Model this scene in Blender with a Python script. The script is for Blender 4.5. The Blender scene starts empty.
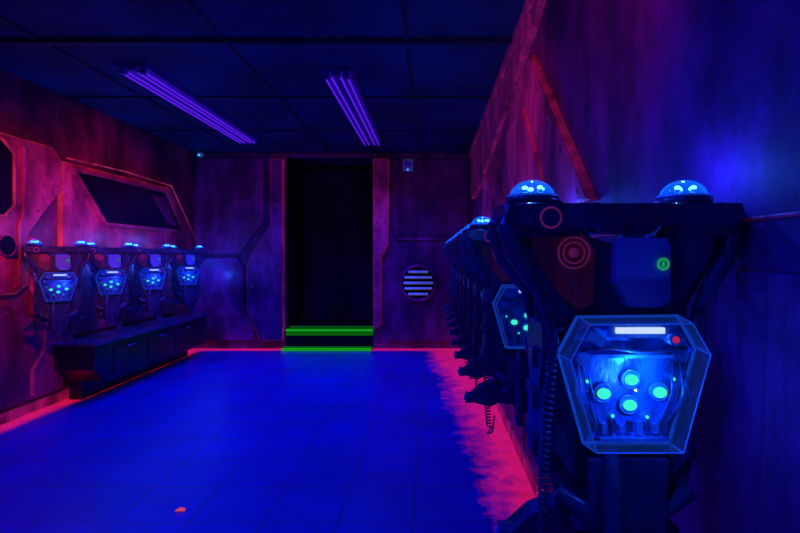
import bpy, bmesh, math, random
from mathutils import Vector, Matrix
random.seed(7)
scene = bpy.context.scene
scene.view_settings.view_transform = 'Standard'

# ------------------------------------------------------------------ materials
def new_mat(name):
    m = bpy.data.materials.new(name); m.use_nodes = True
    nt = m.node_tree; nt.nodes.clear()
    return m, nt, nt.nodes, nt.links

def painted(name, c1, c2, rough=0.5, metal=0.0, scale=3.0, emis=0.0, ecol=None, bump=0.15, streak=True, spec=0.5, lo=0.38, hi=0.62, grunge=0.0):
    m, nt, N, L = new_mat(name)
    out = N.new('ShaderNodeOutputMaterial'); b = N.new('ShaderNodeBsdfPrincipled')
    L.new(b.outputs[0], out.inputs[0])
    tc = N.new('ShaderNodeTexCoord'); mp = N.new('ShaderNodeMapping')
    mp.inputs['Scale'].default_value = (1, 1, 0.45 if streak else 1)
    L.new(tc.outputs['Object'], mp.inputs[0])
    n1 = N.new('ShaderNodeTexNoise'); n1.inputs['Scale'].default_value = scale
    n1.inputs['Detail'].default_value = 8; n1.inputs['Roughness'].default_value = 0.62
    L.new(mp.outputs[0], n1.inputs['Vector'])
    r = N.new('ShaderNodeValToRGB'); r.color_ramp.elements[0].position = lo; r.color_ramp.elements[1].position = hi
    r.color_ramp.elements[0].color = (*c1, 1); r.color_ramp.elements[1].color = (*c2, 1)
    L.new(n1.outputs[0], r.inputs[0]); col = r.outputs[0]
    if grunge:
        mg = N.new('ShaderNodeMapping'); mg.inputs['Scale'].default_value = (1, 1, 0.5); L.new(tc.outputs['Object'], mg.inputs[0])
        g1 = N.new('ShaderNodeTexNoise'); g1.inputs['Scale'].default_value = 7; g1.inputs['Detail'].default_value = 10; g1.inputs['Roughness'].default_value = 0.72
        L.new(mg.outputs[0], g1.inputs['Vector'])
        g2 = N.new('ShaderNodeTexNoise'); g2.inputs['Scale'].default_value = 2.6; g2.inputs['Detail'].default_value = 12; g2.inputs['Roughness'].default_value = 0.7
        L.new(tc.outputs['Object'], g2.inputs['Vector'])
        ml = N.new('ShaderNodeMath'); ml.operation = 'MULTIPLY'; L.new(g1.outputs[0], ml.inputs[0]); L.new(g2.outputs[0], ml.inputs[1])
        rg = N.new('ShaderNodeMapRange'); rg.inputs['From Min'].default_value = 0.17; rg.inputs['From Max'].default_value = 0.31
        rg.inputs['To Min'].default_value = 1-grunge; rg.inputs['To Max'].default_value = 1.15
        L.new(ml.outputs[0], rg.inputs[0])
        mm = N.new('ShaderNodeMix'); mm.data_type = 'RGBA'; mm.blend_type = 'MULTIPLY'; mm.inputs[0].default_value = 1
        L.new(col, mm.inputs[6]); L.new(rg.outputs[0], mm.inputs[7]); col = mm.outputs[2]
    L.new(col, b.inputs['Base Color'])
    b.inputs['Metallic'].default_value = metal
    b.inputs['Specular IOR Level'].default_value = spec
    n2 = N.new('ShaderNodeTexNoise'); n2.inputs['Scale'].default_value = scale * 6; n2.inputs['Detail'].default_value = 5
    L.new(mp.outputs[0], n2.inputs['Vector'])
    mr = N.new('ShaderNodeMapRange'); mr.inputs['To Min'].default_value = max(0.05, rough - 0.15); mr.inputs['To Max'].default_value = rough + 0.15
    L.new(n2.outputs[0], mr.inputs[0]); L.new(mr.outputs[0], b.inputs['Roughness'])
    if bump:
        bp = N.new('ShaderNodeBump'); bp.inputs['Strength'].default_value = bump; bp.inputs['Distance'].default_value = 0.02
        L.new(n2.outputs[0], bp.inputs['Height']); L.new(bp.outputs[0], b.inputs['Normal'])
    if emis:
        if ecol: b.inputs['Emission Color'].default_value = (*ecol, 1)
        else: L.new(col, b.inputs['Emission Color'])
        b.inputs['Emission Strength'].default_value = emis
    return m

def emit(name, col, s):
    m, nt, N, L = new_mat(name)
    out = N.new('ShaderNodeOutputMaterial'); e = N.new('ShaderNodeEmission')
    e.inputs[0].default_value = (*col, 1); e.inputs[1].default_value = s
    L.new(e.outputs[0], out.inputs[0]); return m

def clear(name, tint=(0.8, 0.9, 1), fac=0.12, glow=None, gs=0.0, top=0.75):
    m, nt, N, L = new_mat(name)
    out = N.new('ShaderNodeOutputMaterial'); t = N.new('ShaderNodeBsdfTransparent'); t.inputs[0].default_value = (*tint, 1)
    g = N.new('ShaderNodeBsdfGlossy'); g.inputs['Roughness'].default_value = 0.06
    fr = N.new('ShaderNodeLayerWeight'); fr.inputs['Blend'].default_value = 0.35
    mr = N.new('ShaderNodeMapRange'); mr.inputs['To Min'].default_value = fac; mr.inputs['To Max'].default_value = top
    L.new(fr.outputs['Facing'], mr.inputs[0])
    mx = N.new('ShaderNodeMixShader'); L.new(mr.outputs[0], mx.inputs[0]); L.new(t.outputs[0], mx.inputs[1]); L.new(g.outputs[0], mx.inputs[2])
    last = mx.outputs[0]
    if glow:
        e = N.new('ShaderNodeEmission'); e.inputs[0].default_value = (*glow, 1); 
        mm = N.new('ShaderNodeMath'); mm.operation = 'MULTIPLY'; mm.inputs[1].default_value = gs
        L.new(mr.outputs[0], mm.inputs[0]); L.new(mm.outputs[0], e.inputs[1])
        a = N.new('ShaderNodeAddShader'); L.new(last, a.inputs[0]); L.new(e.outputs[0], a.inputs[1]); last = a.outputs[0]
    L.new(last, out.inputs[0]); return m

M_leftwall = painted('left_wall_paint', (0.10, 0.01, 0.06), (0.50, 0.035, 0.17), 0.5, 0, 1.6, grunge=.55)
M_leftplate = painted('red_panel_paint', (0.28, 0.015, 0.09), (1.0, 0.08, 0.22), 0.34, 0.1, 2.6, emis=0.02, grunge=.5)
M_rightwall = painted('right_wall_paint', (0.035, 0.010, 0.12), (0.38, 0.03, 0.38), 0.60, 0, 1.3, spec=.3, grunge=.5)
M_rightplate = painted('magenta_panel_paint', (0.20, 0.015, 0.14), (0.95, 0.05, 0.36), 0.42, 0.1, 2.5, emis=0.04, grunge=.5)
M_backwall = painted('back_wall_paint', (0.05, 0.012, 0.09), (0.26, 0.03, 0.24), 0.5, 0, 2.0, grunge=.55)
M_backplate = painted('back_panel_paint', (0.10, 0.015, 0.14), (0.50, 0.05, 0.36), 0.38, 0.1, 2.6, grunge=.55)
M_edge = painted('fluorescent_edge_paint', (0.3, 0.01, 0.04), (1.0, 0.06, 0.14), 0.5, 0, 5, emis=0.24, grunge=.5)
M_edge2 = painted('faded_edge_paint', (0.25, 0.01, 0.10), (0.9, 0.03, 0.26), 0.5, 0, 5, emis=0.13, grunge=.5)
M_rivet = painted('rivet_metal', (0.4, 0.06, 0.14), (0.8, 0.2, 0.3), 0.3, 0.6, 20, bump=0)
M_black = painted('black_plastic', (0.016, 0.026, 0.08), (0.04, 0.08, 0.22), 0.26, 0, 14, bump=0.05)
M_fabric = painted('vest_fabric', (0.015, 0.025, 0.09), (0.05, 0.07, 0.22), 0.5, 0, 30, bump=0.3)
M_panelblue = painted('vest_chest_plastic', (0.12, 0.2, 0.55), (0.2, 0.32, 0.8), 0.3, 0, 6, bump=0.03)
M_redpatch = painted('vest_red_patch', (0.08, 0.008, 0.05), (0.32, 0.02, 0.08), 0.5, 0, 12, emis=0.05, bump=0.05)
M_emblem = painted('vest_emblem_pink', (0.5, 0.03, 0.15), (0.8, 0.06, 0.25), 0.5, 0, 20, emis=0.10, bump=0)
M_green = emit('green_tag', (0.02, 0.6, 0.2), 0.45)
M_greenstrip = emit('green_step_strip', (0.015, 0.8, 0.03), 0.50)
M_greendim = emit('green_step_strip_worn', (0.01, 0.75, 0.03), 0.14)  # same green at weaker emission
M_pcb = painted('circuit_board', (0.01, 0.05, 0.22), (0.04, 0.25, 0.8), 0.3, 0.2, 30, bump=0.1)
M_chip = painted('chip_metal', (0.06, 0.20, 0.6), (0.16, 0.45, 0.9), 0.3, 0.6, 30, bump=0)
M_ledcyan = emit('cyan_led', (0.10, 0.75, 1.0), 14)
M_ledcyan_core = emit('cyan_led_core', (0.05, 1.0, 0.68), 1.0)
M_ledwhite = emit('white_led_strip', (0.6, 0.72, 1.0), 1.1)
M_ledblue = emit('blue_led', (0.02, 0.25, 1.0), 3)
M_ledred = emit('red_led', (1.0, 0.03, 0.15), 0.5)
M_case = clear('clear_polycarbonate', (0.93, 0.97, 1.0), 0.015, (0.02, 0.12, 1.0), 0.30, .45)  # blue emission in the clear shell paints in the LED glow
M_rim = painted('case_rim_plastic', (0.03, 0.12, 0.5), (0.08, 0.22, 0.8), 0.15, 0, 8, bump=0, emis=0.26, ecol=(0.01, 0.12, 0.9))  # blue emission painted into rims, stands in for LED-lit edges
M_dome = clear('dome_plastic', (0.5, 0.7, 1.0), 0.25, (0.0, 0.10, 1.0), 1.5)
M_tube = emit('uv_tube', (0.12, 0.012, 1.0), 0.8)
M_fix = painted('fixture_housing', (0.05, 0.02, 0.3), (0.09, 0.04, 0.45), 0.35, 0.2, 5, bump=0)
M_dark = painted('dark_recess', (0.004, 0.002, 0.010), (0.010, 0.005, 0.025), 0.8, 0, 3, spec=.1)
M_screen = painted('tinted_window_glass', (0.006, 0.006, 0.02), (0.015, 0.012, 0.04), 0.15, 0, 2, bump=0)
M_curtain = painted('black_curtain', (0.010, 0.004, 0.03), (0.05, 0.008, 0.08), 0.9, 0, 1.5, spec=.05)
M_slat = painted('vent_slat_metal', (0.3, 0.4, 0.7), (0.5, 0.6, 0.9), 0.35, 0.3, 8, bump=0, emis=0.10)  # weak emission paints the bright look into the slats
M_bench = painted('bench_metal', (0.006, 0.006, 0.03), (0.02, 0.015, 0.07), 0.3, 0.2, 4)
M_ceil = painted('ceiling_paint', (0.002, 0.03, 0.07), (0.008, 0.07, 0.19), 0.7, 0, 1.2, streak=False, spec=.2)
M_grid = painted('ceiling_grid_paint', (0.002, 0.016, 0.045), (0.004, 0.03, 0.08), 0.5, 0, 3, spec=.2)
M_litter = painted('red_paper', (0.8, 0.05, 0.05), (1, 0.1, 0.08), 0.6, 0, 30, emis=0.6)
M_sign = painted('detector_plastic', (0.1, 0.15, 0.4), (0.2, 0.3, 0.6), 0.4, 0, 10, emis=0.06, bump=0)

def floor_mat():
    m, nt, N, L = new_mat('floor_tiles')
    out = N.new('ShaderNodeOutputMaterial'); b = N.new('ShaderNodeBsdfPrincipled'); L.new(b.outputs[0], out.inputs[0])
    tc = N.new('ShaderNodeTexCoord')
    sp = N.new('ShaderNodeSeparateXYZ'); L.new(tc.outputs['Object'], sp.inputs[0])
    def math_(op, a, bb=None, clamp=False):
        n = N.new('ShaderNodeMath'); n.operation = op; n.use_clamp = clamp
        for i, v in enumerate((a, bb)):
            if v is None: continue
            if isinstance(v, (int, float)): n.inputs[i].default_value = v
            else: L.new(v, n.inputs[i])
        return n.outputs[0]
    br = N.new('ShaderNodeTexBrick'); br.offset = 0; br.squash = 1
    br.inputs['Scale'].default_value = 1; br.inputs['Brick Width'].default_value = 0.36; br.inputs['Row Height'].default_value = 0.36
    br.inputs['Mortar Size'].default_value = 0.006; br.inputs['Mortar Smooth'].default_value = 0.3
    mp = N.new('ShaderNodeMapping'); mp.inputs['Location'].default_value = (0.08, 0.13, 0)
    L.new(tc.outputs['Object'], mp.inputs[0]); L.new(mp.outputs[0], br.inputs['Vector'])
    n = N.new('ShaderNodeTexNoise'); n.inputs['Scale'].default_value = 1.1; n.inputs['Detail'].default_value = 9; n.inputs['Roughness'].default_value = 0.65
    L.new(tc.outputs['Object'], n.inputs['Vector'])
    nf = N.new('ShaderNodeTexNoise'); nf.inputs['Scale'].default_value = 7; nf.inputs['Detail'].default_value = 10; nf.inputs['Roughness'].default_value = 0.75
    L.new(tc.outputs['Object'], nf.inputs['Vector'])
    r = N.new('ShaderNodeValToRGB'); r.color_ramp.elements[0].position = .3; r.color_ramp.elements[1].position = .7
    r.color_ramp.elements[0].color = (0.003, 0.015, 0.30, 1); r.color_ramp.elements[1].color = (0.006, 0.03, 0.66, 1)
    L.new(n.outputs[0], r.inputs[0])
    mx = N.new('ShaderNodeMix'); mx.data_type = 'RGBA'
    gl = math_('MULTIPLY', br.outputs['Fac'], 0.75)
    L.new(gl, mx.inputs[0]); L.new(r.outputs[0], mx.inputs[6]); mx.inputs[7].default_value = (0.25, 0.01, 0.16, 1)
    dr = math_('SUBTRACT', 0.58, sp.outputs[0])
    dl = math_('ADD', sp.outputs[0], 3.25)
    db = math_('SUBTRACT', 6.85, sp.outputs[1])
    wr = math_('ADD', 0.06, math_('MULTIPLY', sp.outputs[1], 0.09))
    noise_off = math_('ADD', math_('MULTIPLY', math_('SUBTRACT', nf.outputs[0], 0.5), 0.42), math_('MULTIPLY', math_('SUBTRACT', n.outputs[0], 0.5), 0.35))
    a = math_('MULTIPLY', math_('ADD', math_('SUBTRACT', wr, dr), noise_off), 4.5, True)  # pink border paint; its soft mottled edge paints in blue light spilling over
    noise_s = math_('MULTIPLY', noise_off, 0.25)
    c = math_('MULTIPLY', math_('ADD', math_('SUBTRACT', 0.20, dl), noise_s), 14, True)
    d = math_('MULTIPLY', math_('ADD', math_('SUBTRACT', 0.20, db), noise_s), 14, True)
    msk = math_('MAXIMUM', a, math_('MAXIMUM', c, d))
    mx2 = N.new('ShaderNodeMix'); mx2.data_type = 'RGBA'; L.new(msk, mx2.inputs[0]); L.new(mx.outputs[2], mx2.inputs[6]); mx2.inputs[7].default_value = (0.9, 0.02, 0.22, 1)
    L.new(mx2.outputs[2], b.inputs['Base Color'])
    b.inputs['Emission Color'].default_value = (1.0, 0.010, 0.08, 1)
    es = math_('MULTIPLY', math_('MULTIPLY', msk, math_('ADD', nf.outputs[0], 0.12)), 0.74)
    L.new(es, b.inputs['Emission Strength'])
    mr = N.new('ShaderNodeMapRange'); mr.inputs['To Min'].default_value = 0.22; mr.inputs['To Max'].default_value = 0.55
    L.new(nf.outputs[0], mr.inputs[0]); L.new(mr.outputs[0], b.inputs['Roughness'])
    bp = N.new('ShaderNodeBump'); bp.inputs['Strength'].default_value = 0.3; bp.inputs['Distance'].default_value = 0.004; bp.invert = True
    L.new(br.outputs['Fac'], bp.inputs['Height']); L.new(bp.outputs[0], b.inputs['Normal'])
    return m
M_floor = floor_mat()

# ------------------------------------------------------------------ builder
class B:
    def __init__(s, mats, M=None):
        s.bm = bmesh.new(); s.mats = mats; s.M = M or Matrix.Identity(4)
    def _mi(s, mat):
        if mat not in s.mats: s.mats.append(mat)
        return s.mats.index(mat)
    def _fin(s, faces, mat, smooth=False):
        i = s._mi(mat)
        for f in faces: f.material_index = i; f.smooth = smooth
    def prism(s, pts, t0, t1, mat):
        bm = s.bm
        a = [bm.verts.new(s.M @ Vector((x, t0, z))) for x, z in pts]
        b = [bm.verts.new(s.M @ Vector((x, t1, z))) for x, z in pts]
        fs = [bm.faces.new(a[::-1]), bm.faces.new(b)]
        n = len(pts)
        for i in range(n): fs.append(bm.faces.new((a[i], a[(i+1) % n], b[(i+1) % n], b[i])))
        s._fin(fs, mat); return s
    def frame(s, outer, inner, t0, t1, mat):
        bm = s.bm; n = len(outer)
        R = [[bm.verts.new(s.M @ Vector((x, t, z))) for x, z in p] for p in (outer, inner) for t in (t0, t1)]
        fs = []
        for i in range(n):
            j = (i+1) % n
            fs.append(bm.faces.new((R[0][i], R[0][j], R[2][j], R[2][i])))
            fs.append(bm.faces.new((R[1][i], R[1][j], R[3][j], R[3][i])))
            fs.append(bm.faces.new((R[0][i], R[0][j], R[1][j], R[1][i])))
            fs.append(bm.faces.new((R[2][i], R[2][j], R[3][j], R[3][i])))
        s._fin(fs, mat); return s
    def box(s, c, d, mat, rot=None):
        T = Matrix.Translation(Vector(c)) @ (rot.to_4x4() if rot else Matrix.Identity(4)) @ Matrix.Diagonal((*d, 1))
        r = bmesh.ops.create_cube(s.bm, size=1, matrix=s.M @ T)
        s._fin({f for v in r['verts'] for f in v.link_faces}, mat); return s
    def cyl(s, c, r1, h, mat, axis='Z', seg=20, r2=None, smooth=True):
        R = {'Z': Matrix.Identity(4), 'X': Matrix.Rotation(math.pi/2, 4, 'Y'), 'Y': Matrix.Rotation(math.pi/2, 4, 'X')}[axis]
        r = bmesh.ops.create_cone(s.bm, cap_ends=True, segments=seg, radius1=r1, radius2=r1 if r2 is None else r2, depth=h, matrix=s.M @ Matrix.Translation(Vector(c)) @ R)
        fs = {f for v in r['verts'] for f in v.link_faces}
        s._fin(fs, mat)
        if smooth:
            for f in fs:
                if len(f.verts) == 4: f.smooth = True
        return s
    def sph(s, c, r, mat, sc=(1, 1, 1), seg=16, half=False):
        q = bmesh.ops.create_uvsphere(s.bm, u_segments=seg, v_segments=max(6, seg//2), radius=r, matrix=Matrix.Diagonal((*sc, 1)))
        vs = q['verts']
        if half:
            kill = [v for v in vs if v.co.z < -1e-5]; keep = [v for v in vs if v.co.z >= -1e-5]
            bmesh.ops.delete(s.bm, geom=kill, context='VERTS'); vs = keep
        for v in vs: v.co = s.M @ (v.co + Vector(c))
        s._fin({f for v in vs for f in v.link_faces}, mat, True); return s
    def tube(s, path, r, mat, seg=8, closed=False):
        P = [Vector(p) for p in path]; n = len(P); rings = []
        rad = r if isinstance(r, (list, tuple)) else [r]*n
        up = None
        for i in range(n):
            if closed: t = P[(i+1) % n] - P[i-1]
            else: t = P[min(i+1, n-1)] - P[max(i-1, 0)]
            t.normalize()
            if up is None:
                up = Vector((0, 0, 1)) if abs(t.z) < 0.9 else Vector((1, 0, 0))
            u = (up - t*up.dot(t)).normalized(); w = t.cross(u); up = u
            rings.append([s.bm.verts.new(s.M @ (P[i] + rad[i]*(math.cos(a)*u + math.sin(a)*w))) for a in [2*math.pi*k/seg for k in range(seg)]])
        fs = []
        for i in range(n if closed else n-1):
            a, b = rings[i], rings[(i+1) % n]
            for k in range(seg): fs.append(s.bm.faces.new((a[k], a[(k+1) % seg], b[(k+1) % seg], b[k])))
        if not closed: fs += [s.bm.faces.new(rings[0]), s.bm.faces.new(rings[-1])]
        s._fin(fs, mat, True); return s
    def ring(s, c, R, r, mat, axis='Y', n=28, seg=8):
        f = {'Y': lambda a: (math.cos(a)*R, 0, math.sin(a)*R), 'Z': lambda a: (math.cos(a)*R, math.sin(a)*R, 0), 'X': lambda a: (0, math.cos(a)*R, math.sin(a)*R)}[axis]
        return s.tube([Vector(c)+Vector(f(2*math.pi*i/n)) for i in range(n)], r, mat, seg, True)
    def mesh(s, name):
        bmesh.ops.recalc_face_normals(s.bm, faces=s.bm.faces)
        me = bpy.data.meshes.new(name); s.bm.to_mesh(me); s.bm.free()
        for m in s.mats: me.materials.append(m)
        return me

def link(name, me, parent=None, bevel=0.0):
    o = bpy.data.objects.new(name, me); scene.collection.objects.link(o)
    if parent: o.parent = parent
    if bevel:
        md = o.modifiers.new('bevel', 'BEVEL'); md.width = bevel; md.segments = 2; md.limit_method = 'ANGLE'; md.angle_limit = math.radians(40)
    return o
def empty(name, loc=(0, 0, 0), rz=0):
    e = bpy.data.objects.new(name, None); scene.collection.objects.link(e); e.empty_display_size = 0.1
    e.location = loc; e.rotation_euler = (0, 0, rz); return e

XL, XR, YB, YF, H = -3.25, 0.58, 6.85, -1.6, 2.69
# ------------------------------------------------------------------ shell
def simple(name, c, d, mat):
    b = B([]); b.box((0, 0, 0), d, mat); o = link(name, b.mesh(name)); o.location = c; return o
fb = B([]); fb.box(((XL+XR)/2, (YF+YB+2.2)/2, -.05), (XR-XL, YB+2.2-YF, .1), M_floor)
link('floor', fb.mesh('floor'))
simple('ceiling', ((XL+XR)/2, (YF+YB+2.2)/2, H+0.05), (XR-XL+.2, YB+2.2-YF+.2, 0.1), M_ceil)
simple('wall_left', (XL-0.05, (YF+YB)/2, H/2), (0.1, YB-YF+.2, H), M_leftwall)
simple('wall_right', (XR+0.05, (YF+YB)/2, H/2), (0.1, YB-YF+.2, H), M_rightwall)
simple('wall_front', ((XL+XR)/2, YF-0.05, H/2), (XR-XL, 0.1, H), M_leftwall)
DX0, DX1, DT = -1.98, -0.78, 2.62
wb = B([])
wb.box(((XL+DX0)/2, YB+.05, H/2), (DX0-XL, .1, H), M_backwall)
wb.box(((XR+DX1)/2, YB+.05, H/2), (XR-DX1, .1, H), M_backwall)
wb.box(((DX0+DX1)/2, YB+.05, (H+DT)/2), (DX1-DX0, .1, H-DT), M_backwall)
link('wall_back', wb.mesh('wall_back'))
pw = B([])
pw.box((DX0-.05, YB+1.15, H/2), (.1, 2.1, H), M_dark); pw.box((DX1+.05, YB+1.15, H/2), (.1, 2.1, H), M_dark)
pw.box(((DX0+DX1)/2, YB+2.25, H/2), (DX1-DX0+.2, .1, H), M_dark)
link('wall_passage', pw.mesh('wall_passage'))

g = B([])
for x in (-2.55, -1.35, -0.15):
    g.box((x, (YF+YB)/2, H-.006), (.03, YB-YF, .012), M_grid)
for i in range(7):
    y = -0.35+i*1.2
    g.box(((XL+XR)/2, y, H-.007), (XR-XL, .03, .014), M_grid)
g.box(((XL+XR)/2, 3.27, H-.015), (XR-XL, .05, .03), M_grid)
link('trim_ceiling_grid', g.mesh('trim_ceiling_grid'), bevel=.002)

# ------------------------------------------------------------------ wall plates
TR = [0]
def wall_panel(b, bev):
    TR[0] += 1; nm = 'trim_%d' % TR[0]; return link(nm, b.mesh(nm), bevel=bev)  # numbered raised wall panels
def wallM(side):
    if side == 'L': return Matrix(((0, 1, 0, XL), (1, 0, 0, 0), (0, 0, 1, 0), (0, 0, 0, 1)))
    if side == 'R': return Matrix(((0, -1, 0, XR), (1, 0, 0, 0), (0, 0, 1, 0), (0, 0, 0, 1)))
    return Matrix(((1, 0, 0, 0), (0, -1, 0, YB), (0, 0, 1, 0), (0, 0, 0, 1)))
def inset(pts, d):
    n = len(pts); area = sum(pts[i][0]*pts[(i+1) % n][1]-pts[(i+1) % n][0]*pts[i][1] for i in range(n))
    sg = 1 if area > 0 else -1; out = []
    for i in range(n):
        p0, p1, p2 = Vector(pts[i-1]), Vector(pts[i]), Vector(pts[(i+1) % n])
        e1 = (p1-p0).normalized(); e2 = (p2-p1).normalized()
        n1 = Vector((-e1.y, e1.x))*sg; n2 = Vector((-e2.y, e2.x))*sg
        k = n1+n2; k = k/max(0.35, k.dot(n1)) if k.length > 1e-6 else n1
        out.append(tuple(p1+k*d))
    return out
def rivets(b, pts, d, t, step=0.28, r=0.014, mat=None):
    q = inset(pts, d); n = len(q)
    for i in range(n):
        a, c = Vector(q[i]), Vector(q[(i+1) % n]); L = (c-a).length; k = max(1, round(L/step))
        for j in range(k):
            p = a+(c-a)*j/k; b.sph((p.x, t, p.y), r, mat or M_rivet, (1, .6, 1), 8)
def plate(b, pts, t0, t1, mat, edge=None, ew=0.02, riv=True):
    if edge:
        b.prism(pts, t0, t1-.008, edge); b.prism(inset(pts, ew), t1-.008, t1, mat)
    else: b.prism(pts, t0, t1, mat)
    if riv: rivets(b, pts, 0.06, t1)

# LEFT WALL
b = B([], wallM('L'))
P1 = [(2.2, 2.19), (4.22, 2.19), (4.33, 2.08), (4.33, 1.84), (4.10, 1.60), (3.97, 1.45), (3.97, 1.05), (3.85, .98), (2.2, .98)]
plate(b, P1, 0, 0.07, M_leftplate, M_edge, .012)
O1 = [(2.5, 2.13), (3.70, 2.13), (3.80, 2.05), (3.80, 1.66), (3.72, 1.58), (2.5, 1.58)]
b.prism(O1, .07, .078, M_dark)
b.frame(O1, inset(O1, -.018), .07, .088, M_edge)
b.cyl((3.74, .075, 1.35), .075, .03, M_dark, 'Y', 28); b.ring((3.74, .09, 1.35), .078, .005, M_edge2)
b.prism([(2.2, 1.5), (3.5, 1.5), (3.60, 1.4), (3.60, 1.05), (2.2, 1.05)], .07, .095, M_leftwall)
b.tube([(3.90, .075, 2.12), (3.90, .075, 1.62), (3.86, .075, 1.5), (3.86, .075, 1.03)], .018, M_leftplate, 8)
wall_panel(b, .006)
b = B([], wallM('L'))
P2 = [(4.36, 2.10), (6.15, 2.10), (6.72, 1.50), (6.72, 1.30), (4.36, 1.30)]
plate(b, P2, 0, .045, M_leftplate, M_edge, .008)
S = [(4.50, 2.03), (6.05, 2.03), (6.42, 1.60), (4.92, 1.60)]
b.frame([(4.42, 2.06), (6.07, 2.06), (6.50, 1.57), (4.90, 1.57)], S, .045, .075, M_leftplate)
b.prism(S, .045, .052, M_screen)
b.prism([(5.75, 1.97), (6.02, 1.97), (6.30, 1.65), (6.10, 1.65)], .052, .056, M_leftwall)
b.tube([(4.38, .07, 2.13), (5.2, .07, 2.15), (6.15, .07, 2.13), (6.78, .07, 1.5)], .008, M_edge, 8)
wall_panel(b, .005)
b = B([], wallM('L'))
P3 = [(2.2, .90), (3.80, .90), (4.05, .72), (4.30, .72), (4.36, .60), (4.36, .12), (2.2, .12)]
plate(b, P3, 0, .05, M_leftwall, None)
plate(b, [(4.05, 1.24), (6.70, 1.24), (6.70, .56), (4.5, .56), (4.46, .75), (4.05, .8)], 0, .03, M_leftwall, None)
b.tube([(4.02, .05, 1.42), (4.02, .05, 1.0), (4.14, .05, .86), (4.14, .05, .5), (4.02, .05, .35), (4.02, .05, .15)], .02, M_edge2, 8)
wall_panel(b, .005)

# RIGHT WALL
b = B([], wallM('R'))
T1 = [(1.72, 1.47), (2.72, 2.37), (3.3, 2.30), (5.6, 1.95), (5.6, 1.47)]
plate(b, T1, 0, .04, M_rightplate, M_edge2, .006)
T2 = [(2.30, 1.56), (2.86, 2.12), (3.45, 2.12), (3.45, 1.56)]
plate(b, T2, .04, .055, M_rightplate, M_edge2, .004, False)
for y0 in (3.6, 4.05, 4.5): b.prism([(y0, 1.56), (y0+.35, 2.06), (y0+.55, 2.03), (y0+.2, 1.56)], .04, .065, M_rightplate)
wall_panel(b, .003)
b = B([], wallM('R'))
plate(b, [(2.35, 2.60), (6.6, 2.60), (6.6, 2.02), (5.7, 2.02), (3.3, 2.40), (2.62, 2.50)], 0, .04, M_rightplate, M_edge2, .006)
wall_panel(b, .003)
b = B([], wallM('R'))
b.prism([(-1.5, 2.69), (6.8, 2.69), (6.8, 2.62), (-1.5, 2.62)], 0, .05, M_rightplate)
b.tube([(-1.5, .03, 2.61), (6.8, .03, 2.61)], .008, M_edge2)
link('trim_right_cornice', b.mesh('trim_right_cornice'), bevel=.006)
b = B([], wallM('R'))
b.prism([(-1.5, 1.348), (6.8, 1.348), (6.8, 1.341), (-1.5, 1.341)], 0, .005, M_rightplate)
link('trim_right_rail', b.mesh('trim_right_rail'), bevel=.002)
b = B([], wallM('R'))
for y0 in (-1.3, .15, 1.6, 3.05, 4.5):
    plate(b, [(y0, 1.25), (y0+1.3, 1.25), (y0+1.4, 1.15), (y0+1.4, .2), (y0+1.3, .1), (y0, .1)], 0, .006, M_rightwall, None, riv=False)
wall_panel(b, .002)

# BACK WALL
b = B([], wallM('B'))
plate(b, [(-3.2, 2.6), (-2.28, 2.6), (-2.28, 1.72), (-2.6, 1.30), (-3.2, 1.30)], 0, .03, M_backplate, None)
plate(b, [(-3.2, 1.24), (-2.63, 1.24), (-2.55, 1.10), (-2.55, .5), (-2.4, .3), (-2.4, .12), (-3.2, .12)], 0, .04, M_backplate, None)
plate(b, [(-2.16, 2.58), (-1.99, 2.58), (-1.99, .12), (-2.3, .12), (-2.47, .53), (-2.47, 1.18), (-2.16, 1.69)], 0, .10, M_backplate, M_edge2, .008)
wall_panel(b, .005)
b = B([], wallM('B'))
plate(b, [(-.77, 2.58), (-.56, 2.58), (-.56, 1.42), (-.66, 1.25), (-.66, .35), (-.77, .25)], 0, .10, M_rightplate, M_edge2, .008)
plate(b, [(-.52, 2.58), (.52, 2.58), (.52, 1.53), (-.52, 1.53)], 0, .03, M_backwall, None)
plate(b, [(-.52, 1.47), (.52, 1.47), (.52, .1), (-.6, .1), (-.6, 1.2)], 0, .035, M_backwall, None)
b.prism([(-.5, 1.52), (.5, 1.52), (.5, 1.48), (-.5, 1.48)], 0, .06, M_backplate)
wall_panel(b, .005)
b = B([], wallM('B'))
b.cyl((-.16, .045, .90), .23, .02, M_dark, 'Y', 36)
b.ring((-.16, .06, .90), .235, .018, M_backplate, 'Y', 40, 8)
for i in range(5):
    z = .90 - .15 + i*.075; w = math.sqrt(.20**2-(z-.9)**2)
    b.box((-.16, .075, z), (2*w, .03, .024), M_slat, Matrix.Rotation(.5, 3, 'X'))
for i in range(8):
    a = i*math.pi/4; b.sph((-.16+.235*math.cos(a), .085, .9+.235*math.sin(a)), .012, M_rivet, seg=8)
link('air_vent', b.mesh('air_vent'))
b = B([], wallM('B'))
b.box((-.30, .05, 2.50), (.14, .06, .16), M_sign); b.box((-.30, .085, 2.51), (.10, .01, .08), M_panelblue); b.cyl((-.30, .085, 2.435), .010, .015, M_ledblue, 'Y', 12)
link('alarm_sounder', b.mesh('alarm_sounder'), bevel=.008)  # emergency sign box with a dim blue screen
b = B([], wallM('B'))
b.box((-3.12, .05, 2.64), (.07, .08, .06), M_sign); b.cyl((-3.12, .1, 2.63), .012, .03, M_ledblue, 'Y', 12)
link('motion_sensor', b.mesh('motion_sensor'), bevel=.008)

simple('baseboard_left', (XL+.01, (YF+YB)/2, .04), (.02, YB-YF, .08), M_edge2)
simple('baseboard_right', (XR-.01, (YF+YB)/2, .04), (.02, YB-YF, .08), M_edge2)

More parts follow.
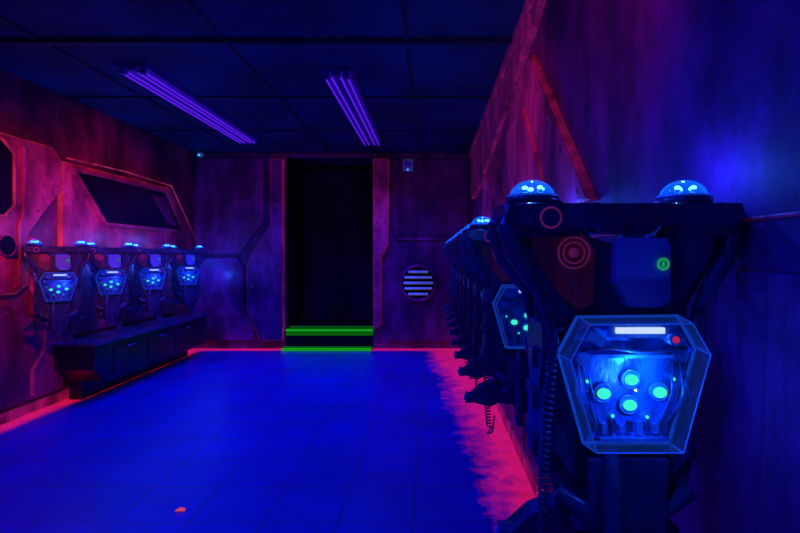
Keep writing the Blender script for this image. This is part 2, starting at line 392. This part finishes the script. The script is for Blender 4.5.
# curtain + steps
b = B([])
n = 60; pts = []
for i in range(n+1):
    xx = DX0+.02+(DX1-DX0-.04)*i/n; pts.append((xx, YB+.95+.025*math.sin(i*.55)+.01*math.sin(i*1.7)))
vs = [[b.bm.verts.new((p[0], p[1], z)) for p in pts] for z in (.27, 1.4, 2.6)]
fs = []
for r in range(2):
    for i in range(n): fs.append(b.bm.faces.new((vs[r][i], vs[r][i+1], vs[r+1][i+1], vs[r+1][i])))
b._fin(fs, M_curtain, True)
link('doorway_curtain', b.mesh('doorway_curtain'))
b = B([])
cx = (DX0+DX1)/2; w = DX1-DX0-.01
b.box((cx, YB+.47, .13), (w, .9, .26), M_dark)
b.box((cx, YB-.09, .0125), (w, .22, .025), M_dark)
b.box((cx, YB+.035, .265), (w, .035, .012), M_greendim); b.box((cx, YB+.22, .265), (w, .05, .012), M_greendim)
b.box((cx, YB+.012, .245), (w, .014, .022), M_greenstrip)
b.box((cx, YB+.010, .20), (w, .006, .05), M_greendim)
for k in range(2): b.box((cx, YB-.18+.12*k, .03), (w, .035, .012), M_greendim if k else M_greenstrip)
b.box((cx, YB-.203, .012), (w, .006, .016), M_greenstrip)
link('doorway_step', b.mesh('doorway_step'), bevel=.002)

# ------------------------------------------------------------------ ceiling fixtures
def fixture(x, y0, y1):
    e = empty('fluorescent_ceiling_light', (x, (y0+y1)/2, H))
    L = y1-y0
    b = B([])
    b.prism([(-.13, 0), (.13, 0), (.11, -.035), (.035, -.035), (.02, -.06), (-.02, -.06), (-.035, -.035), (-.11, -.035)], -L/2, L/2, M_fix)
    for xx in (-.075, .075):
        for s in (-1, 1): b.box((xx, s*(L/2-.03), -.055), (.04, .03, .05), M_fix)
    link('housing', b.mesh('fixture_housing'), e, .003)
    b = B([])
    for xx in (-.085, -.035, .035, .085):
        b.cyl((xx, 0, -.065), .008, L-.1, M_tube, 'Y', 12)
    link('tubes', b.mesh('fixture_tubes'), e)
    return e
FX = [(-2.19, 3.65, 6.05), (-.71, 3.75, 6.15), (-2.19, -.6, 1.8), (-.71, -.6, 1.8)]  # last two are out of view, added as blue fill
for f in FX: fixture(*f)

# ------------------------------------------------------------------ vest
half = [(0, -.075), (-.055, -.06), (-.085, -.005), (-.185, -.005), (-.195, -.05), (-.16, -.12), (-.125, -.18), (-.115, -.24), (-.13, -.29), (-.135, -.47), (-.11, -.56), (-.05, -.58)]
outline = half + [(-x, z) for x, z in half[1:][::-1]]
def vest_meshes():
    D = {}
    b = B([])
    b.prism(outline, -.085, -.055, M_fabric); b.prism(outline, .055, .085, M_fabric)
    for s in (-1, 1):
        prof = [(-.10, -.06), (-.105, -.02), (-.08, .0), (-.04, .008), (.04, .008), (.08, 0), (.105, -.02), (.10, -.06), (.085, -.05), (.06, -.02), (-.06, -.02), (-.085, -.05)]
        mm = b.M; b.M = Matrix.Translation((s*.145, 0, 0)) @ Matrix.Rotation(math.pi/2, 4, 'Z')
        b.prism(prof, -.068, .068, M_black); b.M = mm
        b.tube([(s*.195, -.07, -.01), (s*.207, -.085, -.04), (s*.195, -.09, -.09), (s*.150, -.095, -.16), (s*.125, -.095, -.23), (s*.125, -.095, -.30)], [.014, .020, .017, .012, .009, .008], M_black, 10)
        b.tube([(s*.195, .07, -.01), (s*.207, .08, -.04), (s*.19, .08, -.10), (s*.14, .08, -.17), (s*.125, .08, -.25)], [.014, .019, .016, .011, .009], M_black, 10)
        mm = b.M; b.M = Matrix.Translation((s*.135, 0, 0)) @ Matrix.Rotation(math.pi/2, 4, 'Z')
        b.prism([(-.07, -.22), (.05, -.22), (.07, -.27), (.04, -.34), (.06, -.42), (.03, -.50), (-.05, -.50), (-.08, -.43), (-.05, -.34), (-.085, -.27)], -.006, .006, M_black); b.M = mm
        for z in (-.29, -.37, -.46):
            b.box((s*.139, 0, z), (.008, .16, .022), M_fabric); b.box((s*.145, -.02, z), (.014, .045, .034), M_black)
        b.prism([(s*.05, -.085), (s*.08, -.045), (s*.17, -.045), (s*.155, -.10), (s*.11, -.165), (s*.08, -.19), (s*.055, -.18)], -.10, -.083, M_redpatch if s < 0 else M_black)
        b.prism([(s*.08, -.50), (s*.125, -.45), (s*.125, -.30), (s*.10, -.26), (s*.09, -.3)], -.098, -.083, M_black)
        b.tube([(s*.06, -.09, -.06), (s*.09, -.098, -.02), (s*.10, -.03, .012)], .006, M_black, 6)
    b.prism([(-.205, .0), (.205, .0), (.212, -.025), (.19, -.04), (.06, -.04), (.04, -.055), (-.04, -.055), (-.06, -.04), (-.19, -.04), (-.212, -.025)], -.115, -.095, M_black)
    b.ring((-.090, -.104, -.088), .028, .0018, M_emblem, n=32, seg=6); b.ring((-.090, -.104, -.088), .019, .0018, M_emblem, n=24, seg=6)
    b.cyl((-.090, -.102, -.088), .009, .006, M_emblem, 'Y', 16)
    b.cyl((-.135, -.108, -.026), .024, .024, M_black, 'Y', 20); b.ring((-.135, -.12, -.026), .018, .002, M_emblem, n=24, seg=6)
    b.prism([(-.015, -.062), (.068, -.062), (.075, -.075), (.075, -.172), (.060, -.184), (.005, -.184), (-.02, -.14), (-.02, -.07)], -.122, -.085, M_panelblue)
    b.ring((.060, -.126, -.108), .009, .0025, M_green, n=20, seg=6); b.box((.060, -.126, -.108), (.004, .004, .010), M_green)
    b.prism([(-.09, -.13), (.09, -.13), (.11, -.18), (.08, -.36), (-.08, -.36), (-.11, -.18)], .08, .12, M_black)
    b.tube([(-.12, -.095, -.52), (-.06, -.11, -.55), (.06, -.11, -.55), (.12, -.095, -.52)], .016, M_black, 10)
    b.prism([(-.07, -.45), (.07, -.45), (.065, -.60), (.04, -.66), (-.04, -.66), (-.065, -.60)], -.125, -.08, M_black)
    b.tube([(-.03, -.12, -.43), (-.035, -.14, -.50), (-.03, -.14, -.70)], [.012, .016, .013], M_black, 10)
    D['vest_body'] = (b.mesh('vest_body'), .006)
    b = B([])
    for s in (-1, 1):
        c = (s*.148, -.02, .012)
        b.cyl((c[0], c[1], .013), .052, .014, M_black, 'Z', 32); b.ring((c[0], c[1], .021), .047, .004, M_rim, 'Z', 32)
        b.sph((c[0], c[1], .02), .044, M_dome, (1, 1, .78), 28, True)
        for dx, dy in ((-.016, -.010), (.012, -.016), (.0, .014), (.02, .006)):
            b.cyl((c[0]+dx, c[1]+dy, .028), .005, .014, M_chip, 'Z', 10); b.sph((c[0]+dx, c[1]+dy, .038), .0055, M_ledcyan, (1, 1, .8), 10)
    D['shoulder_lamps'] = (b.mesh('shoulder_lamps'), 0)
    b = B([])
    z0 = -.20
    hexo = [(-.088, z0), (.090, z0+.002), (.123, z0-.056), (.076, z0-.226), (-.078, z0-.226), (-.123, z0-.066)]
    b.prism(inset(hexo, .004), -.112, -.098, M_black)
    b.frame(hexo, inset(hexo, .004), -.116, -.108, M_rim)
    inner = inset(hexo, .007)
    yA, yB = -.113, -.175
    va = [b.bm.verts.new((x_, yA, z_)) for x_, z_ in hexo]; vb = [b.bm.verts.new((x_, yB, z_)) for x_, z_ in inner]
    fs = [b.bm.faces.new(vb)] + [b.bm.faces.new((va[i], va[(i+1) % 6], vb[(i+1) % 6], vb[i])) for i in range(6)]
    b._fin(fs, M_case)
    b.tube([(x_, yB, z_) for x_, z_ in inner], .0013, M_rim, 6, True)
    for i in range(6): b.tube([(hexo[i][0], yA, hexo[i][1]), (inner[i][0], yB, inner[i][1])], .0010, M_rim, 6)
    b.prism(inset(hexo, .012), -.122, -.112, M_pcb)
    b.box((.008, -.150, z0-.020), (.082, .012, .010), M_ledwhite); b.box((.008, -.140, z0-.022), (.10, .02, .022), M_chip)
    b.cyl((.064, -.150, z0-.034), .011, .025, M_chip, 'Y', 16); b.sph((.064, -.163, z0-.034), .006, M_ledred, seg=12)
    b.box((-.066, -.140, z0-.034), (.03, .03, .018), M_chip, Matrix.Rotation(.5, 3, 'Y'))
    b.cyl((-.085, -.135, z0-.07), .012, .03, M_chip, 'Y', 14)
    b.tube([(-.09, -.14, z0-.055), (-.04, -.15, z0-.05), (.02, -.14, z0-.06), (.09, -.15, z0-.05)], .0035, M_black, 6)
    b.box((0, -.135, z0-.066), (.14, .016, .006), M_chip)
    for q, (dx, dz) in enumerate(((-.047, -.132), (.001, -.108), (-.002, -.152), (.050, -.130))):
        b.cyl((dx, -.126, z0+dz), .018, .010, M_pcb, 'Y', 24, r2=.016)
        b.ring((dx, -.131, z0+dz), .016, .0012, M_chip, n=24, seg=6)
        b.sph((dx, -.135, z0+dz), .0105, M_ledcyan_core, (1.15, .7, .9), 18)
    for dx, dz in ((-.074, -.112), (.076, -.108), (-.03, -.172), (.03, -.174)):
        b.sph((dx, -.130, z0+dz), .0032, M_ledcyan_core, seg=8)
    for k in range(9):
        xx = -.06+k*.015; b.box((xx, -.127, z0-.190-.004*(k % 2)), (.009, .012, .012+.005*(k % 3)), M_chip if k % 2 else M_black)
    b.box((0, -.13, z0-.211), (.11, .02, .007), M_chip)
    for sx in (-1, 1):
        for k in range(4): b.tube([(sx*(.095-.006*k), -.125, z0-.08), (sx*(.098-.010*k), -.140, z0-.13), (sx*(.070-.006*k), -.125, z0-.19)], .0018, M_chip if k % 2 else M_black, 5)
    for x_, z_ in inset(hexo, .012): b.cyl((x_, -.122, z_), .004, .01, M_chip, 'Y', 8)
    D['electronics_case'] = (b.mesh('electronics_case'), 0)
    b = B([])
    P = []; turns = 42
    for i in range(turns*10+1):
        t = i/(turns*10); a = 2*math.pi*turns*t
        cx_ = -.135-.012*math.sin(t*3.1); cz = -.25-.46*t; cy = -.135+.02*math.sin(t*2)
        P.append((cx_+.0085*math.cos(a), cy+.0085*math.sin(a), cz))
    b.tube(P, .0028, M_black, 5)
    b.tube([(-.11, -.11, -.22), (-.13, -.13, -.225), P[0]], .0035, M_black, 6)
    b.tube([P[-1], (-.14, -.12, -.735), (-.12, -.09, -.74), (-.105, -.03, -.70)], .0035, M_black, 6)
    D['coiled_cable'] = (b.mesh('coiled_cable'), 0)
    b = B([], Matrix.Translation((.045, 0, .02)))
    prof = [(-.20, -.60), (-.16, -.585), (-.06, -.58), (.04, -.60), (.08, -.63), (.07, -.66), (.04, -.67), (.055, -.78), (.045, -.80), (.0, -.80), (-.015, -.70), (-.05, -.675), (-.14, -.665), (-.17, -.68), (-.24, -.66), (-.245, -.64)]
    b.prism(prof, -.055, -.005, M_black)
    b.cyl((-.235, -.03, -.65), .022, .05, M_black, 'X', 16, r2=.018); b.cyl((-.262, -.03, -.65), .010, .006, M_panelblue, 'X', 12)
    b.tube([(-.05, -.03, -.675), (-.07, -.03, -.73), (-.045, -.03, -.755), (.0, -.03, -.745)], .006, M_black, 8)
    b.box((-.035, -.03, -.70), (.008, .014, .035), M_chip, Matrix.Rotation(.3, 3, 'Y'))
    b.prism([(-.13, -.60), (-.04, -.595), (-.04, -.625), (-.12, -.63)], -.060, -.054, M_panelblue)
    b.box((-.02, -.06, -.61), (.03, .004, .008), M_ledblue)
    b.box((-.04, -.03, -.585), (.03, .03, .06), M_black)
    D['phaser'] = (b.mesh('phaser'), .004)
    return D
VM = vest_meshes()
def arm_mesh(x0, x1):
    b = B([])
    b.tube([(x0, 0, -.035), (x1, 0, -.035)], .013, M_black, 10); b.sph((x0, 0, -.035), .018, M_black, seg=10)
    b.box((x1-.008, 0, -.035), (.016, .07, .09), M_black)
    return b.mesh('rack_arm')
AR = arm_mesh(-.215, XR-.348-.009)
bl = B([]); bl.tube([(-.182, 0, -.035), (.09, 0, -.035)], .012, M_black, 10); bl.sph((.09, 0, -.035), .017, M_black, seg=10)
AL = bl.mesh('rack_arm_left')
def vest(x, y, z, rz=0, arm=None):
    e = empty('laser_tag_vest', (x, y, z), rz)
    for k, (me, bev) in VM.items(): link(k, me, e, bev)
    if arm:
        a = link('rack_arm', arm, e, .002); a.rotation_euler = (0, 0, -rz)
    return e
ys = [1.0, 1.92, 2.34, 2.72, 3.1, 3.5, 3.9, 4.3, 4.7, 5.1]
for i, y in enumerate(ys):
    vest(.348, y, 1.372, 0, AR)

lv = [(-2.96, 3.98), (-2.96, 4.62), (-2.96, 5.30), (-2.96, 6.06)]
for x, y in lv: vest(x, y, 1.345, math.radians(38), AL)
b = B([])
b.box((XL+.065, 5.2, 1.305), (.04, 2.9, .10), M_black)
for y in [v[1] for v in lv]: b.box((XL+.0775, y, 1.31), (.018, .07, .13), M_black)
link('vest_rack', b.mesh('vest_rack'), bevel=.004)
b = B([], Matrix(((0, 1, 0, XL+.055), (1, 0, 0, 0), (0, 0, 1, 0), (0, 0, 0, 1))))
b.prism([(4.25, .50), (6.4, .50), (6.4, .16), (4.42, .16), (4.25, .30)], 0, .34, M_bench)
b.prism([(4.42, .16), (6.35, .16), (6.35, .0), (4.42, .0)], 0, .12, M_bench)
b.prism([(4.22, .53), (6.42, .53), (6.42, .50), (4.22, .50)], 0, .37, M_black)
for y in (4.75, 5.3, 5.85): b.box((y, .345, .33), (.48, .012, .24), M_bench)
for y in (4.75, 5.3, 5.85): b.box((y, .358, .43), (.10, .014, .016), M_chip)
link('storage_bench', b.mesh('bench'), bevel=.008)

b = B([])
vs = [b.bm.verts.new(p) for p in ((-.025, -.01, .004), (0, -.016, .010), (.028, -.006, .003), (.02, .016, .008), (-.005, .012, .014), (-.022, .012, .004))]
cv = b.bm.verts.new((0, 0, .018)); fs = [b.bm.faces.new((vs[i], vs[(i+1) % 6], cv)) for i in range(6)] + [b.bm.faces.new(vs[::-1])]
b._fin(fs, M_litter)
o = link('crumpled_wrapper', b.mesh('crumpled_wrapper')); o.location = (-1.25, 2.5, -.001)

# ------------------------------------------------------------------ lights
def spot(name, loc, target, col, e, ang=150, r=.05, blend=1):
    l = bpy.data.lights.new(name, 'SPOT'); l.color = col; l.energy = e; l.spot_size = math.radians(ang); l.spot_blend = blend; l.shadow_soft_size = r
    o = bpy.data.objects.new(name, l); scene.collection.objects.link(o); o.location = loc
    o.rotation_euler = (Vector(target)-Vector(loc)).to_track_quat('-Z', 'Y').to_euler(); return o
def point(name, loc, col, e, r=.002):
    l = bpy.data.lights.new(name, 'POINT'); l.color = col; l.energy = e; l.shadow_soft_size = r
    o = bpy.data.objects.new(name, l); scene.collection.objects.link(o); o.location = loc; return o
BL = (0.002, 0.025, 1.0)
for k, (x, y0, y1) in enumerate(FX):
    for t in (.15, .5, .85):
        y = y0+(y1-y0)*t
        spot('uv_tube_lamp', (x, y, H-.10), (x, y, 0), BL, 72 if k < 2 else 40, 142)  # the weaker spots belong to the unseen, added rear fixtures
spot('red_wash_lamp', (-1.5, 4.4, 2.45), (-3.25, 4.9, 1.65), (1, .04, .14), 32, 72)  # added red spots, no real lamp; stand in for fluorescing wall paint
spot('red_wash_lamp', (-2.0, 2.4, 1.9), (-3.25, 3.9, 1.4), (1, .05, .08), 85, 66)
spot('magenta_wash_lamp', (-.5, 2.0, 2.3), (.58, 3.3, 1.9), (1, .02, .3), 15, 85)  # added magenta spots, no real lamp; tint the right and back walls
spot('magenta_wash_lamp', (-.4, .9, 2.3), (.58, 1.7, 2.3), (1, .02, .25), 11, 85)
spot('magenta_wash_lamp', (-1.2, 4.9, 2.3), (-1.2, 6.9, 1.8), (1, .02, .25), 9, 110)
DB = (0.02, 0.10, 1.0)
for i, y in enumerate(ys[:8]):
    for s in (-1, 1):
        point('shoulder_lamp_glow', (.348+s*.148, y-.02, 1.372+.075), DB, (1.6 if s < 0 else .9) if i < 2 else 1.0)
point('case_glow', (.35, .80, 1.05), DB, .8)
point('case_glow', (.35, .838, 1.09), (.02, .30, 1), .30, .001)
for x, y in lv: 
    point('shoulder_lamp_glow', (x+.05, y-.1, 1.46), DB, 1.8)
    point('case_glow', (x+.22, y-.22, 1.05), DB, .9)
    point('rack_glow', (XL+.12, y+.32, 1.16), DB, 2.4)  # added point behind each vest to turn the wall blue
point('rack_glow', (-2.85, 6.55, 1.0), DB, 2.6)  # added blue fill for the lower back corner

w = bpy.data.worlds.new('world'); scene.world = w; w.use_nodes = True
w.node_tree.nodes['Background'].inputs[0].default_value = (0.0, 0.002, 0.02, 1)

cam = bpy.data.cameras.new('camera'); co = bpy.data.objects.new('camera', cam); scene.collection.objects.link(co)
co.location = (0, 0, 1.28); co.rotation_euler = (math.pi/2, 0, 0)
cam.lens = 22.5; cam.sensor_width = 36; cam.shift_x = -.0375; cam.shift_y = -.0144; cam.clip_start = .02
scene.camera = co
